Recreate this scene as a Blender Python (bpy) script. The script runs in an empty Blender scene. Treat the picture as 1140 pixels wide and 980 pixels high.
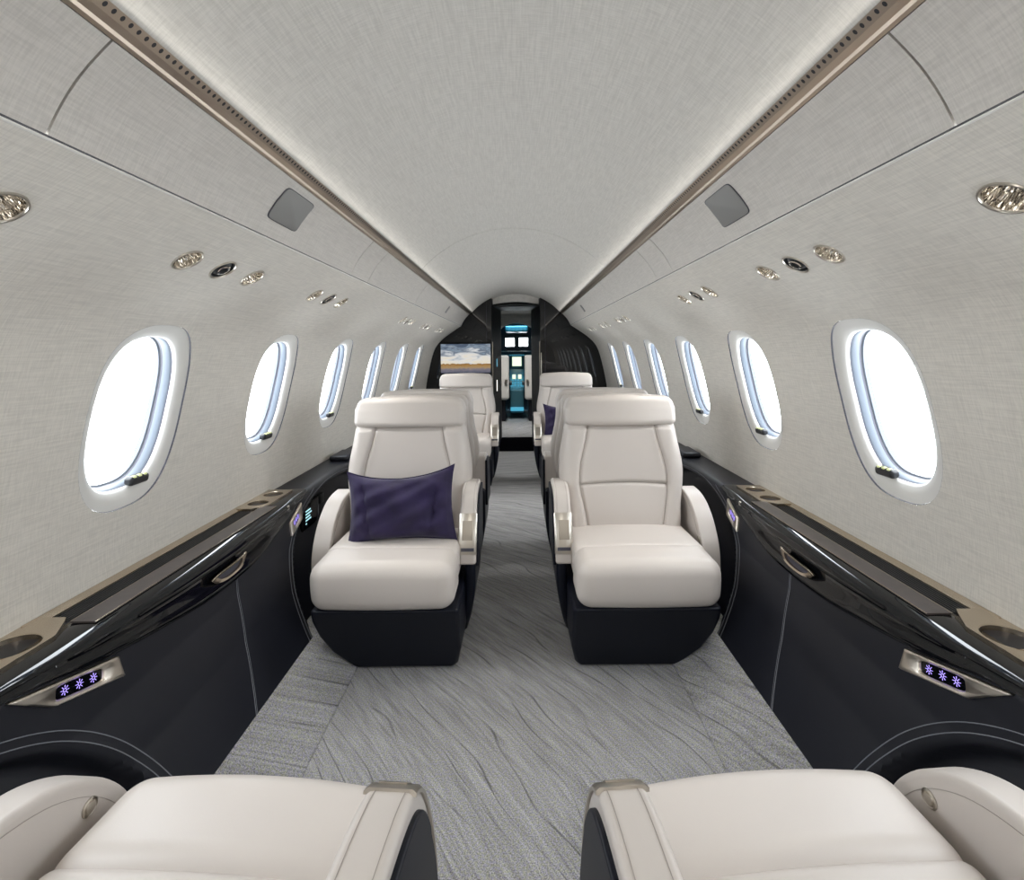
import bpy, bmesh, math, random
from mathutils import Vector, Matrix
random.seed(7)
SC = bpy.context.scene
COL = SC.collection
ZC = 1.13          # eye height
PI = math.pi

# ------------------------------------------------------------------ materials
def newmat(name):
    m = bpy.data.materials.new(name); m.use_nodes = True
    nt = m.node_tree
    return m, nt, nt.nodes['Principled BSDF']
def simple(name, col, rough=.5, metal=0.0, coat=0.0, spec=.5, bump=None, var=None, aniso=0.0, sheen=0.0):
    m, nt, b = newmat(name)
    b.inputs['Base Color'].default_value = (*col, 1)
    b.inputs['Roughness'].default_value = rough
    b.inputs['Metallic'].default_value = metal
    b.inputs['Coat Weight'].default_value = coat
    b.inputs['Coat Roughness'].default_value = .03
    b.inputs['Specular IOR Level'].default_value = spec
    if sheen:
        b.inputs['Sheen Weight'].default_value = sheen
        b.inputs['Sheen Roughness'].default_value = .4
    tc = nt.nodes.new('ShaderNodeTexCoord')
    if bump:
        n = nt.nodes.new('ShaderNodeTexNoise'); n.inputs['Scale'].default_value = bump[0]; n.inputs['Detail'].default_value = 4
        nt.links.new(tc.outputs['Object'], n.inputs['Vector'])
        bp = nt.nodes.new('ShaderNodeBump'); bp.inputs['Strength'].default_value = bump[1]; bp.inputs['Distance'].default_value = bump[2]
        nt.links.new(n.outputs['Fac'], bp.inputs['Height']); nt.links.new(bp.outputs['Normal'], b.inputs['Normal'])
    if var:
        n2 = nt.nodes.new('ShaderNodeTexNoise'); n2.inputs['Scale'].default_value = var[0]; n2.inputs['Detail'].default_value = 5
        nt.links.new(tc.outputs['Object'], n2.inputs['Vector'])
        r = nt.nodes.new('ShaderNodeValToRGB')
        r.color_ramp.elements[0].position = .3; r.color_ramp.elements[1].position = .7
        r.color_ramp.elements[0].color = (*[c*(1-var[1]) for c in col], 1)
        r.color_ramp.elements[1].color = (*[min(1, c*(1+var[1])) for c in col], 1)
        nt.links.new(n2.outputs['Fac'], r.inputs['Fac']); nt.links.new(r.outputs['Color'], b.inputs['Base Color'])
    return m
def emis(name, col, strength, base=(0, 0, 0)):
    m, nt, b = newmat(name)
    b.inputs['Base Color'].default_value = (*base, 1)
    b.inputs['Emission Color'].default_value = (*col, 1); b.inputs['Emission Strength'].default_value = strength
    b.inputs['Roughness'].default_value = .3
    return m
def weave(name, col, dark=.88, scale=1.0):
    """woven fabric: two sets of threads with slubs; object coordinates"""
    m, nt, b = newmat(name)
    b.inputs['Roughness'].default_value = .85; b.inputs['Specular IOR Level'].default_value = .25
    tc = nt.nodes.new('ShaderNodeTexCoord')
    outs = []
    for sx, sy, sz in ((260, 14, 260), (30, 420, 30)):
        mp = nt.nodes.new('ShaderNodeMapping'); mp.inputs['Scale'].default_value = (sx*scale, sy*scale, sz*scale)
        nt.links.new(tc.outputs['Object'], mp.inputs['Vector'])
        n = nt.nodes.new('ShaderNodeTexNoise'); n.inputs['Scale'].default_value = 1; n.inputs['Detail'].default_value = 3
        nt.links.new(mp.outputs['Vector'], n.inputs['Vector']); outs.append(n.outputs['Fac'])
    ad = nt.nodes.new('ShaderNodeMath'); ad.operation = 'ADD'
    nt.links.new(outs[0], ad.inputs[0]); nt.links.new(outs[1], ad.inputs[1])
    r = nt.nodes.new('ShaderNodeValToRGB')
    r.color_ramp.elements[0].position = .38; r.color_ramp.elements[1].position = .62
    r.color_ramp.elements[0].color = (*[c*dark for c in col], 1); r.color_ramp.elements[1].color = (*[min(1, c*1.05) for c in col], 1)
    hf = nt.nodes.new('ShaderNodeMath'); hf.operation = 'MULTIPLY'; hf.inputs[1].default_value = .5
    nt.links.new(ad.outputs[0], hf.inputs[0]); nt.links.new(hf.outputs[0], r.inputs['Fac'])
    nt.links.new(r.outputs['Color'], b.inputs['Base Color'])
    bp = nt.nodes.new('ShaderNodeBump'); bp.inputs['Strength'].default_value = .25; bp.inputs['Distance'].default_value = .001
    nt.links.new(ad.outputs[0], bp.inputs['Height']); nt.links.new(bp.outputs['Normal'], b.inputs['Normal'])
    return m
def carpet_mat():
    m, nt, b = newmat('carpet')
    b.inputs['Roughness'].default_value = .95; b.inputs['Specular IOR Level'].default_value = .1
    tc = nt.nodes.new('ShaderNodeTexCoord'); L = nt.links.new
    sep = nt.nodes.new('ShaderNodeSeparateXYZ'); L(tc.outputs['Object'], sep.inputs[0])
    def mth(op, a, c=None, d=None):
        n = nt.nodes.new('ShaderNodeMath'); n.operation = op
        for i, v in enumerate((a, c, d)):
            if v is None: continue
            if hasattr(v, 'is_linked'): L(v, n.inputs[i])
            else: n.inputs[i].default_value = v
        return n.outputs[0]
    lo = nt.nodes.new('ShaderNodeTexNoise'); lo.inputs['Scale'].default_value = .9; lo.inputs['Detail'].default_value = 0
    L(tc.outputs['Object'], lo.inputs['Vector'])
    # lines sweep across the aisle:  phi = x + .5 y + .3 x*x-ish bend + low noise
    xx = mth('MULTIPLY', sep.outputs['X'], sep.outputs['X'])
    phi = mth('MULTIPLY_ADD', sep.outputs['Y'], .50, sep.outputs['X'])
    bend = mth('MULTIPLY', sep.outputs['X'], sep.outputs['Y'])
    phi = mth('MULTIPLY_ADD', bend, -.22, phi)
    phi = mth('MULTIPLY_ADD', sep.outputs['Z'], .9, phi)
    phi = mth('MULTIPLY_ADD', lo.outputs['Fac'], .10, phi)
    al = mth('MULTIPLY_ADD', sep.outputs['X'], -.45, sep.outputs['Y'])
    def stretched(a, c, det):
        cb = nt.nodes.new('ShaderNodeCombineXYZ')
        L(mth('MULTIPLY', phi, a), cb.inputs[0]); L(mth('MULTIPLY', al, c), cb.inputs[1])
        n = nt.nodes.new('ShaderNodeTexNoise'); n.inputs['Scale'].default_value = 1; n.inputs['Detail'].default_value = det
        L(cb.outputs[0], n.inputs['Vector']); return n.outputs['Fac']
    def ramp(f, stops):
        r = nt.nodes.new('ShaderNodeValToRGB'); e = r.color_ramp.elements
        e[0].position, e[0].color = stops[0][0], (*[stops[0][1]]*3, 1); e[1].position, e[1].color = stops[-1][0], (*[stops[-1][1]]*3, 1)
        for p, c in stops[1:-1]:
            k = e.new(p); k.color = (c, c, c, 1)
        L(f, r.inputs['Fac']); return r.outputs['Color']
    broad = stretched(26, 1.0, 2); fine = stretched(130, 7, 3)
    wv = stretched(7, 2.2, 1)
    fr = mth('FRACT', mth('ADD', mth('MULTIPLY', phi, 17.0), mth('MULTIPLY', wv, 2.2)))
    lines = ramp(mth('ABSOLUTE', mth('SUBTRACT', fr, .5)), [(.0, .48), (.018, .52), (.045, 1), (.2, 1)])
    gr = nt.nodes.new('ShaderNodeTexNoise'); gr.inputs['Scale'].default_value = 330; gr.inputs['Detail'].default_value = 2
    L(tc.outputs['Object'], gr.inputs['Vector'])
    v = mth('MULTIPLY_ADD', broad, .42, .42)
    v = mth('MULTIPLY_ADD', fine, .95, mth('SUBTRACT', v, .24))
    v = mth('MULTIPLY', v, mth('MULTIPLY_ADD', gr.outputs['Fac'], 2.5, -.26))
    sp = nt.nodes.new('ShaderNodeSeparateColor'); L(lines, sp.inputs[0])
    msk = nt.nodes.new('ShaderNodeTexNoise'); msk.inputs['Scale'].default_value = 5; L(tc.outputs['Object'], msk.inputs['Vector'])
    mk = nt.nodes.new('ShaderNodeMapRange'); L(msk.outputs['Fac'], mk.inputs[0]); mk.inputs[1].default_value = .35; mk.inputs[2].default_value = .6
    ln = mth('SUBTRACT', 1.0, mth('MULTIPLY', mth('SUBTRACT', 1.0, sp.outputs[0]), mk.outputs[0]))
    v = mth('MULTIPLY', v, ln)
    hue = nt.nodes.new('ShaderNodeMix'); hue.data_type = 'RGBA'
    gr2 = nt.nodes.new('ShaderNodeTexNoise'); gr2.inputs['Scale'].default_value = 150; L(tc.outputs['Object'], gr2.inputs['Vector'])
    gm = nt.nodes.new('ShaderNodeMapRange'); L(gr2.outputs['Fac'], gm.inputs[0]); gm.inputs[1].default_value = .38; gm.inputs[2].default_value = .62
    L(gm.outputs[0], hue.inputs['Factor']); hue.inputs['A'].default_value = (.385, .375, .45, 1); hue.inputs['B'].default_value = (.40, .405, .335, 1)
    mul = nt.nodes.new('ShaderNodeVectorMath'); mul.operation = 'SCALE'
    L(hue.outputs['Result'], mul.inputs[0]); L(v, mul.inputs['Scale']); L(mul.outputs[0], b.inputs['Base Color'])
    bp = nt.nodes.new('ShaderNodeBump'); bp.inputs['Strength'].default_value = .6; bp.inputs['Distance'].default_value = .004
    L(v, bp.inputs['Height']); L(bp.outputs['Normal'], b.inputs['Normal'])
    return m
def rail_mat():
    m, nt, b = newmat('bronze_rail')
    b.inputs['Metallic'].default_value = 1; b.inputs['Roughness'].default_value = .32
    return m, nt, b
MT = {}
MT['wall'] = weave('wall_fabric', (.72, .69, .635))
MT['valance'] = weave('valance_fabric', (.66, .635, .60))
MT['ceil'] = weave('ceiling_fabric', (.66, .645, .61))
MT['white'] = simple('window_plastic', (.74, .73, .70), .45)
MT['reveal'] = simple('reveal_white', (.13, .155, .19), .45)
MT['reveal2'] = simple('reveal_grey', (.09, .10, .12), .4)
MT['gasket'] = simple('gasket', (.05, .05, .07), .5)
MT['leather'] = simple('pale_leather', (.585, .540, .505), .40, bump=(420, .12, .0006), var=(3, .03), spec=.4)
MT['seam'] = simple('seam_thread', (.36, .325, .295), .7)
MT['latch'] = simple('latch_metal', (.34, .31, .27), .35, 1.0)
MT['matteblack'] = simple('matte_black', (.003, .003, .004), .95, spec=.0)
MT['navy'] = simple('navy_leather', (.0110, .0120, .0180), .42, bump=(500, .15, .0006), var=(5, .10), spec=.36)
MT['navybase'] = simple('dark_navy_leather', (.0038, .0052, .0115), .42, bump=(500, .15, .0006), spec=.25)
MT['navystitch'] = simple('grey_thread', (.20, .21, .24), .7)
MT['gloss'] = simple('piano_black', (.004, .0045, .006), .03, spec=.42)
MT['bulk'] = simple('bulkhead_black', (.006, .007, .009), .025, spec=.55)
MT['bulkrough'] = simple('passage_black', (.005, .0055, .007), .5, spec=.2)
MT['walnut'] = simple('dark_veneer', (.045, .034, .032), .28, coat=.3, var=(40, .25))
MT['bronze'] = simple('bronze_nickel', (.62, .53, .42), .26, 1.0)
MT['nickel'] = simple('nickel', (.60, .56, .50), .28, 1.0)
MT['chrome'] = simple('chrome', (.80, .76, .70), .07, 1.0)
MT['darkplastic'] = simple('dark_plastic', (.02, .021, .024), .35)
MT['grey'] = simple('grey_mesh', (.27, .27, .265), .6, bump=(900, .3, .0005))
MT['velvet'] = simple('violet_velvet', (.017, .010, .050), .85, sheen=.15, bump=(60, .25, .003), var=(14, .25))
MT['carpet'] = carpet_mat()
MT['darkgap'] = simple('gap_shadow', (.015, .015, .02), .8)
MT['icon'] = emis('icon_violet', (.42, .32, 1.0), 1.0)
MT['cyan'] = emis('text_cyan', (.45, .85, .9), .5)
MT['bulb'] = emis('bulb_warm', (1, .93, .82), 1.0)
MT['ledgreen'] = emis('led_green', (.62, .68, .35), .35, (.2, .2, .1))

def glass_mat():
    m = bpy.data.materials.new('window_glass'); m.use_nodes = True; nt = m.node_tree
    nt.nodes.remove(nt.nodes['Principled BSDF'])
    t = nt.nodes.new('ShaderNodeBsdfTransparent'); g = nt.nodes.new('ShaderNodeBsdfGlossy'); g.inputs['Roughness'].default_value = .02
    t.inputs['Color'].default_value = (.96, .98, 1, 1)
    mx = nt.nodes.new('ShaderNodeMixShader'); mx.inputs['Fac'].default_value = .06
    nt.links.new(t.outputs[0], mx.inputs[1]); nt.links.new(g.outputs[0], mx.inputs[2])
    nt.links.new(mx.outputs[0], nt.nodes['Material Output'].inputs['Surface'])
    return m
MT['glass'] = glass_mat()

# perforated bronze rail: a row of small holes along one edge, spaced along y
m, nt, b = rail_mat()
tc = nt.nodes.new('ShaderNodeTexCoord'); L = nt.links.new
uvn = nt.nodes.new('ShaderNodeUVMap')
sep = nt.nodes.new('ShaderNodeSeparateXYZ'); L(uvn.outputs[0], sep.inputs[0])
def nm(op, a, c=None):
    n = nt.nodes.new('ShaderNodeMath'); n.operation = op
    for i, v in enumerate((a, c)):
        if v is None: continue
        if hasattr(v, 'is_linked'): L(v, n.inputs[i])
        else: n.inputs[i].default_value = v
    return n.outputs[0]
# u = metres along, v = metres across
du = nm('SUBTRACT', nm('FRACT', nm('DIVIDE', sep.outputs[0], .0145)), .5)
du = nm('MULTIPLY', du, .0145)
dv = nm('SUBTRACT', sep.outputs[1], .010)
d = nm('SQRT', nm('ADD', nm('MULTIPLY', du, du), nm('MULTIPLY', nm('MULTIPLY', dv, dv), .55)))
hole = nm('LESS_THAN', d, .0030)
mix = nt.nodes.new('ShaderNodeMix'); mix.data_type = 'RGBA'; L(hole, mix.inputs['Factor'])
mix.inputs['A'].default_value = (.52, .44, .36, 1); mix.inputs['B'].default_value = (.03, .03, .035, 1)
L(mix.outputs['Result'], b.inputs['Base Color'])
L(nm('SUBTRACT', 1.0, hole), b.inputs['Metallic'])
MT['rail'] = m

# ------------------------------------------------------------------ mesh helpers
def link(o, parent=None):
    COL.objects.link(o)
    if parent is not None: o.parent = parent
    return o
def mesh(name, V, F, mat, parent=None, smooth=True, mi=None, loc=None):
    me = bpy.data.meshes.new(name); me.from_pydata([tuple(v) for v in V], [], F)
    mats = mat if isinstance(mat, (list, tuple)) else [mat]
    for k in mats: me.materials.append(MT[k] if isinstance(k, str) else k)
    if mi: me.polygons.foreach_set('material_index', mi)
    bm = bmesh.new(); bm.from_mesh(me); bmesh.ops.recalc_face_normals(bm, faces=bm.faces); bm.to_mesh(me); bm.free()
    if smooth:
        me.polygons.foreach_set('use_smooth', [True]*len(me.polygons)); me.set_sharp_from_angle(angle=math.radians(48))
    o = bpy.data.objects.new(name, me)
    if loc: o.location = loc
    return link(o, parent)
def bev(o, w, seg=3, ang=35):
    b = o.modifiers.new('bevel', 'BEVEL'); b.width = w; b.segments = seg; b.limit_method = 'ANGLE'; b.angle_limit = math.radians(ang)
    b.harden_normals = True
    o.data.polygons.foreach_set('use_smooth', [True]*len(o.data.polygons))
    return o
class G:
    """geometry collector with material slots"""
    def __init__(s): s.V = []; s.F = []; s.mi = []
    def add(s, V, F, m=0):
        b = len(s.V); s.V += [tuple(v) for v in V]; s.F += [tuple(b+i for i in f) for f in F]; s.mi += [m]*len(F)
        return s
    def obj(s, name, mats, parent=None, smooth=True): return mesh(name, s.V, s.F, mats, parent, smooth, s.mi)
def grid(rows, closed=False):
    """rows: list of equal-length point lists"""
    n = len(rows[0]); V = [p for r in rows for p in r]; F = []
    for i in range(len(rows)-1):
        for j in range(n if closed else n-1):
            k = (j+1) % n
            F.append((i*n+j, i*n+k, (i+1)*n+k, (i+1)*n+j))
    return V, F
def loft(rows, cap=True):
    V, F = grid(rows, True); n = len(rows[0])
    if cap:
        F.append(tuple(range(n))[::-1]); F.append(tuple(range((len(rows)-1)*n, len(rows)*n)))
    return V, F
def tube(pts, r, n=6, closed=False):
    pts = [Vector(p) for p in pts]; rows = []
    m = len(pts)
    for i, p in enumerate(pts):
        a = pts[(i-1) % m] if (closed or i) else p; c = pts[(i+1) % m] if (closed or i < m-1) else p
        t = (c-a).normalized(); u = t.orthogonal().normalized()
        if i: # keep frame steady
            u = (pu - t*pu.dot(t)).normalized()
        pu = u; w = t.cross(u)
        rows.append([p+(u*math.cos(2*PI*k/n)+w*math.sin(2*PI*k/n))*r for k in range(n)])
    if closed: rows.append(rows[0])
    return loft(rows, not closed)
def box(x0, x1, y0, y1, z0, z1):
    V = [(x, y, z) for x in (x0, x1) for y in (y0, y1) for z in (z0, z1)]
    return V, [(0, 1, 3, 2), (4, 6, 7, 5), (0, 4, 5, 1), (2, 3, 7, 6), (0, 2, 6, 4), (1, 5, 7, 3)]
def axis(h, r, k, m):
    a = [-(h-r)-r*math.tan(PI/4*(k-i)/k) for i in range(k)]
    b = [-(h-r)+2*(h-r)*i/m for i in range(m+1)]
    return a+b+[-v for v in reversed(a)]
def rbox(c, h, r, seg=(4, 4, 4), k=4, fn=None):
    """closed rounded box centred c, half sizes h, radius r"""
    A = [axis(h[i], r, k, seg[i]) for i in range(3)]
    idx = {}; V = []; F = []
    def vid(i, j, l):
        q = (i, j, l)
        if q not in idx:
            p = [A[0][i], A[1][j], A[2][l]]
            inn = [max(-(h[t]-r), min(h[t]-r, p[t])) for t in range(3)]
            d = Vector([p[t]-inn[t] for t in range(3)])
            d = d.normalized()*r if d.length > 1e-9 else d
            v = Vector([inn[t]+d[t]+c[t] for t in range(3)])
            idx[q] = len(V); V.append(fn(v) if fn else v)
        return idx[q]
    N = [len(a)-1 for a in A]
    for ax in range(3):
        u, w = [t for t in range(3) if t != ax]
        for side in (0, N[ax]):
            for i in range(N[u]):
                for j in range(N[w]):
                    q = []
                    for (di, dj) in ((0, 0), (1, 0), (1, 1), (0, 1)):
                        t = [0, 0, 0]; t[ax] = side; t[u] = i+di; t[w] = j+dj
                        q.append(vid(*t))
                    F.append(tuple(q) if side else tuple(q[::-1]))
    return V, F
def spline(pts, n=8):
    P = [Vector(p) for p in pts]; out = []
    for i in range(len(P)-1):
        p0 = P[i-1] if i else P[0]*2-P[1]; p1, p2 = P[i], P[i+1]; p3 = P[i+2] if i+2 < len(P) else P[-1]*2-P[-2]
        for k in range(n):
            t = k/n
            out.append(.5*((2*p1)+(p2-p0)*t+(2*p0-5*p1+4*p2-p3)*t*t+(3*p1-p0-3*p2+p3)*t**3))
    out.append(P[-1]); return out
def lin(x, xs, ys):
    if x <= xs[0]: return ys[0]
    for i in range(len(xs)-1):
        if x <= xs[i+1]: return ys[i]+(ys[i+1]-ys[i])*(x-xs[i])/(xs[i+1]-xs[i])
    return ys[-1]
def sm(x, xs, ys):
    if x <= xs[0]: return ys[0]
    for i in range(len(xs)-1):
        if x <= xs[i+1]:
            t = (x-xs[i])/(xs[i+1]-xs[i]); t = t*t*(3-2*t); return ys[i]+(ys[i+1]-ys[i])*t
    return ys[-1]
def empty(name, loc=(0, 0, 0), rz=0):
    o = bpy.data.objects.new(name, None); o.location = loc; o.rotation_euler = (0, 0, rz); o.empty_display_size = .05
    return link(o)
def tag(o, label=None, cat=None, group=None, kind=None):
    if label: o['label'] = label
    if cat: o['category'] = cat
    if group: o['group'] = group
    if kind: o['kind'] = kind
    return o
def struct(o): o['kind'] = 'structure'; return o
def copy_tree(o, parent=None):
    c = o.copy(); COL.objects.link(c)
    if parent is not None: c.parent = parent
    for ch in list(o.children): copy_tree(ch, c)
    return c
SIDE = {-1: 'left', 1: 'right'}

# ------------------------------------------------------------------ cabin profile (x, dz from eye)
PROF = spline([(.630, .302, 0), (.72, .241, 0), (.80, .186, 0), (.865, .130, 0), (.908, .078, 0), (.938, .022, 0), (.960, -.045, 0), (.982, -.13, 0), (1.002, -.22, 0),
               (1.020, -.31, 0), (1.034, -.40, 0), (1.041, -.49, 0), (1.038, -.58, 0), (1.02, -.75, 0), (.97, -.95, 0), (.88, -1.14, 0)], 6)
CUM = [0]
for i in range(1, len(PROF)): CUM.append(CUM[-1]+(PROF[i]-PROF[i-1]).length)
def P(s):
    x = lin(s, CUM, [p.x for p in PROF]); z = lin(s, CUM, [p.y for p in PROF]); return x, z
def N(s):
    a = P(max(0, s-.02)); c = P(min(CUM[-1], s+.02)); tx, tz = c[0]-a[0], c[1]-a[1]; l = math.hypot(tx, tz)
    return -tz/l, tx/l
def S_at_z(z):
    for i in range(len(PROF)-1):
        if PROF[i].y >= z >= PROF[i+1].y:
            return CUM[i]+(CUM[i+1]-CUM[i])*(PROF[i].y-z)/(PROF[i].y-PROF[i+1].y)
def W(sd, y, s, d=0.0):
    x, z = P(s); n = N(s)
    return Vector((sd*(x+n[0]*d), y, ZC+z+n[1]*d))
Y_AFT, Y_FWD = -1.6, 5.75
WIN_Y = [-.096+.715*k for k in range(8)]
S_TOP, S_BOT = S_at_z(.080), S_at_z(-.405)
S_WC = (S_TOP+S_BOT)/2; WB = (S_BOT-S_TOP)/2; WA = .168
S_L = S_at_z(.222)
GR_Y = [.60, 1.31, 2.04, 3.50, 4.22, 4.95]
LIGHT_Y = []
for g in GR_Y: LIGHT_Y += [(g-.14, 'lamp'), (g, 'vent'), (g+.145, 'lamp')]
LIGHT_Y = [q for q in LIGHT_Y if q[0] > .58]
def sup(a, b, n, t):
    c, s = math.cos(t), math.sin(t)
    return a*math.copysign(abs(c)**(2/n), c), b*math.copysign(abs(s)**(2/n), s)

def build_wall(sd):
    holes = []
    for y in WIN_Y: holes.append((y, S_WC, WA, WB, 2.7, WA+.03, WB+.03))
    for y, k in LIGHT_Y: holes.append((y, S_L, .0315, .0315, 2.0, .046, .046))
    # y lines and s lines
    def lines(brk, lo, hi, step):
        b = sorted(set([round(v, 6) for v in brk if lo < v < hi]+[lo, hi])); out = []
        for i in range(len(b)-1):
            n = max(1, math.ceil((b[i+1]-b[i])/step)); out += [b[i]+(b[i+1]-b[i])*k/n for k in range(n)]
        return out+[b[-1]]
    ys = lines([h[0]+q*h[5] for h in holes for q in (-1, 1)], Y_AFT, Y_FWD, .03)
    ss = lines([S_WC-WB-.03, S_WC+WB+.03, S_L-.046, S_L+.046], 0.0, CUM[-1], .02)
    yi = {round(v, 5): i for i, v in enumerate(ys)}; si = {round(v, 5): i for i, v in enumerate(ss)}
    V = [W(sd, y, s) for y in ys for s in ss]; ns = len(ss); F = []; used = set()
    def rd(d, v): return d[min(d, key=lambda q: abs(q-v))]
    for (yc, sc, a, b, n, ca, cb) in holes:
        i0, i1 = rd(yi, yc-ca), rd(yi, yc+ca); j0, j1 = rd(si, sc-cb), rd(si, sc+cb)
        for i in range(i0, i1):
            for j in range(j0, j1): used.add((i, j))
        loop = [(i, j0) for i in range(i0, i1)]+[(i1, j) for j in range(j0, j1)]+[(i, j1) for i in range(i1, i0, -1)]+[(i0, j) for j in range(j1, j0, -1)]
        # densify hole ring by equal angles matched to loop position
        prev = [i*ns+j for i, j in loop]
        ang = [math.atan2((ss[j]-sc)/cb, (ys[i]-yc)/ca) for i, j in loop]
        for f in (.5, 1.0):
            cur = []
            for (i, j), t in zip(loop, ang):
                ex, es = sup(a, b, n, t)
                y = ys[i]*(1-f)+(yc+ex)*f; s = ss[j]*(1-f)+(sc+es)*f
                cur.append(len(V)); V.append(W(sd, y, s))
            m = len(loop)
            for k in range(m): F.append((prev[k], prev[(k+1) % m], cur[(k+1) % m], cur[k]))
            prev = cur
    for i in range(len(ys)-1):
        for j in range(ns-1):
            if (i, j) not in used: F.append((i*ns+j, (i+1)*ns+j, (i+1)*ns+j+1, i*ns+j+1))
    struct(mesh('wall_'+SIDE[sd], V, F, 'wall'))
for sd in (-1, 1): build_wall(sd)

# ------------------------------------------------------------------ windows
def build_window(sd, y, idx):
    M = 72
    def ring(a, b, d, n=2.7): return [W(sd, y+e[0], S_WC+e[1], d) for e in (sup(a, b, n, 2*PI*k/M) for k in range(M))]
    A, B = WA, WB
    root = mesh('window_%d' % idx, *grid([ring(A-.0012, B-.0012, .0042), ring(A-.020, B-.024, .008), ring(A-.032, B-.040, .014), ring(A-.036, B-.045, .018),
                                          ring(A-.0375, B-.047, .024)], True), 'white')
    struct(root)
    mesh('edge_shadow', *grid([ring(A, B, -.0003), ring(A, B, .005), ring(A-.0012, B-.0012, .005)], True), 'gasket', root)  # dark colour on the step draws the frame's shadow line
    a, b = A-.0375, B-.047
    mesh('inner_seal', *grid([ring(a, b, .024), ring(a-.001, b-.001, .0275)], True), 'gasket', root)
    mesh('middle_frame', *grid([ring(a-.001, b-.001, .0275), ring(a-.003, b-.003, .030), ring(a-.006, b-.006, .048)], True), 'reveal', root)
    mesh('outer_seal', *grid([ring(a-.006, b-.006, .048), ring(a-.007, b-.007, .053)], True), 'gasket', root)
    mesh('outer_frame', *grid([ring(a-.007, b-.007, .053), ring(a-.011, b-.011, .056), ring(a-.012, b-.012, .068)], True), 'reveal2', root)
    r = ring(a-.0068, b-.0068, .051)
    mesh('pane', r, [tuple(range(M))], 'glass', root, smooth=False)
    return root
n = 1
for sd in (-1, 1):
    for y in WIN_Y: build_window(sd, y, n); n += 1
WORDS = ['first', 'second', 'third', 'fourth', 'fifth', 'sixth']
def shade_control(sd, y, k):
    yy = y+.055; e_s = WB-.058
    c = W(sd, yy, S_WC+e_s-.004, .014)
    root = empty('shade_control', c)
    up = (W(sd, yy, S_WC+e_s-.03, .030)-W(sd, yy, S_WC+e_s-.004, .030)).normalized()
    out = (W(sd, yy, S_WC, .05)-W(sd, yy, S_WC, .0)).normalized()
    R = Matrix((out, Vector((0, 1, 0)), up)).transposed()
    ft = lambda v: R @ v
    g = G(); g.add(*rbox((0, 0, 0), (.013, .034, .0125), .0088, (1, 4, 1), 3, ft)); g.obj('housing', ['darkplastic'], root)
    for q in (-1, 0, 1):
        g = G(); g.add(*rbox((-.005, q*.019, .0105), (.0055, .006, .004), .0025, (1, 1, 1), 2, ft)); g.obj('button', ['ledgreen'], root)
    where = 'closest to the camera' if k == 0 else '%s from the rear' % WORDS[k]
    tag(root, 'black three-button shade control on the sill of the %s-side window %s' % (SIDE[sd], where), 'window control', 'shade controls on the window sills')
for sd in (-1, 1):
    for k in range(6): shade_control(sd, WIN_Y[k+2], k)

# ------------------------------------------------------------------ overhead lamps and air vents
def cup(sd, y, kind, label):
    root = empty('reading_lamp' if kind == 'lamp' else 'air_vent', W(sd, y, S_L, 0))
    o0 = Vector(root.location)
    def ring(r, d, M=48, fl=0.0): return [W(sd, y+r*(1+fl*(k % 2))*math.cos(2*PI*k/M), S_L+r*(1+fl*(k % 2))*math.sin(2*PI*k/M), d)-o0 for k in range(M)]
    mesh('bezel', *grid([ring(.031, .006), ring(.0315, -.001), ring(.033, -.003), ring(.0352, -.003), ring(.0365, 0), ring(.0365, .003)], True), 'nickel', root)
    if kind == 'lamp':
        mesh('reflector', *grid([ring(.0312, .0), ring(.029, .014, fl=.03), ring(.024, .03, fl=.05), ring(.017, .044, fl=.05), ring(.010, .05)], True), 'chrome', root, smooth=False)
        V, F = grid([ring(.0102, .05, 16), ring(.006, .046, 16), ring(.001, .0445, 16)], True); mesh('bulb', V, F, 'bulb', root)
        tag(root, label, 'ceiling lamp', 'chrome reading lamps over the windows')
    else:
        mesh('nozzle', *grid([ring(.0312, .0), ring(.029, .010), ring(.026, .006), ring(.020, -.001), ring(.012, -.004), ring(.010, .002), ring(.001, .003)], True), 'darkplastic', root)
        mesh('nozzle_rim', *grid([ring(.018, .000), ring(.0175, -.0035), ring(.015, -.004), ring(.0145, -.002)], True), 'chrome', root)
        tag(root, label, 'air vent', 'dark air vents between the reading lamps')
PL = {0.60: 'cluster nearest the camera', 1.31: 'second cluster from the rear', 2.04: 'third cluster from the rear', 3.50: 'fourth cluster from the rear', 4.22: 'fifth cluster from the rear', 4.95: 'cluster closest to the black bulkhead'}
for sd in (-1, 1):
    for y, k in LIGHT_Y:
        g = min(GR_Y, key=lambda v: abs(v-y))
        w = 'rear' if y < g-.05 else 'front'
        if k == 'lamp': lb = 'chrome fluted %s lamp of the %s-wall %s' % (w, SIDE[sd], PL[g])
        else: lb = 'dark round air nozzle in the %s-wall %s' % (SIDE[sd], PL[g])
        cup(sd, y, k, lb)

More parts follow.
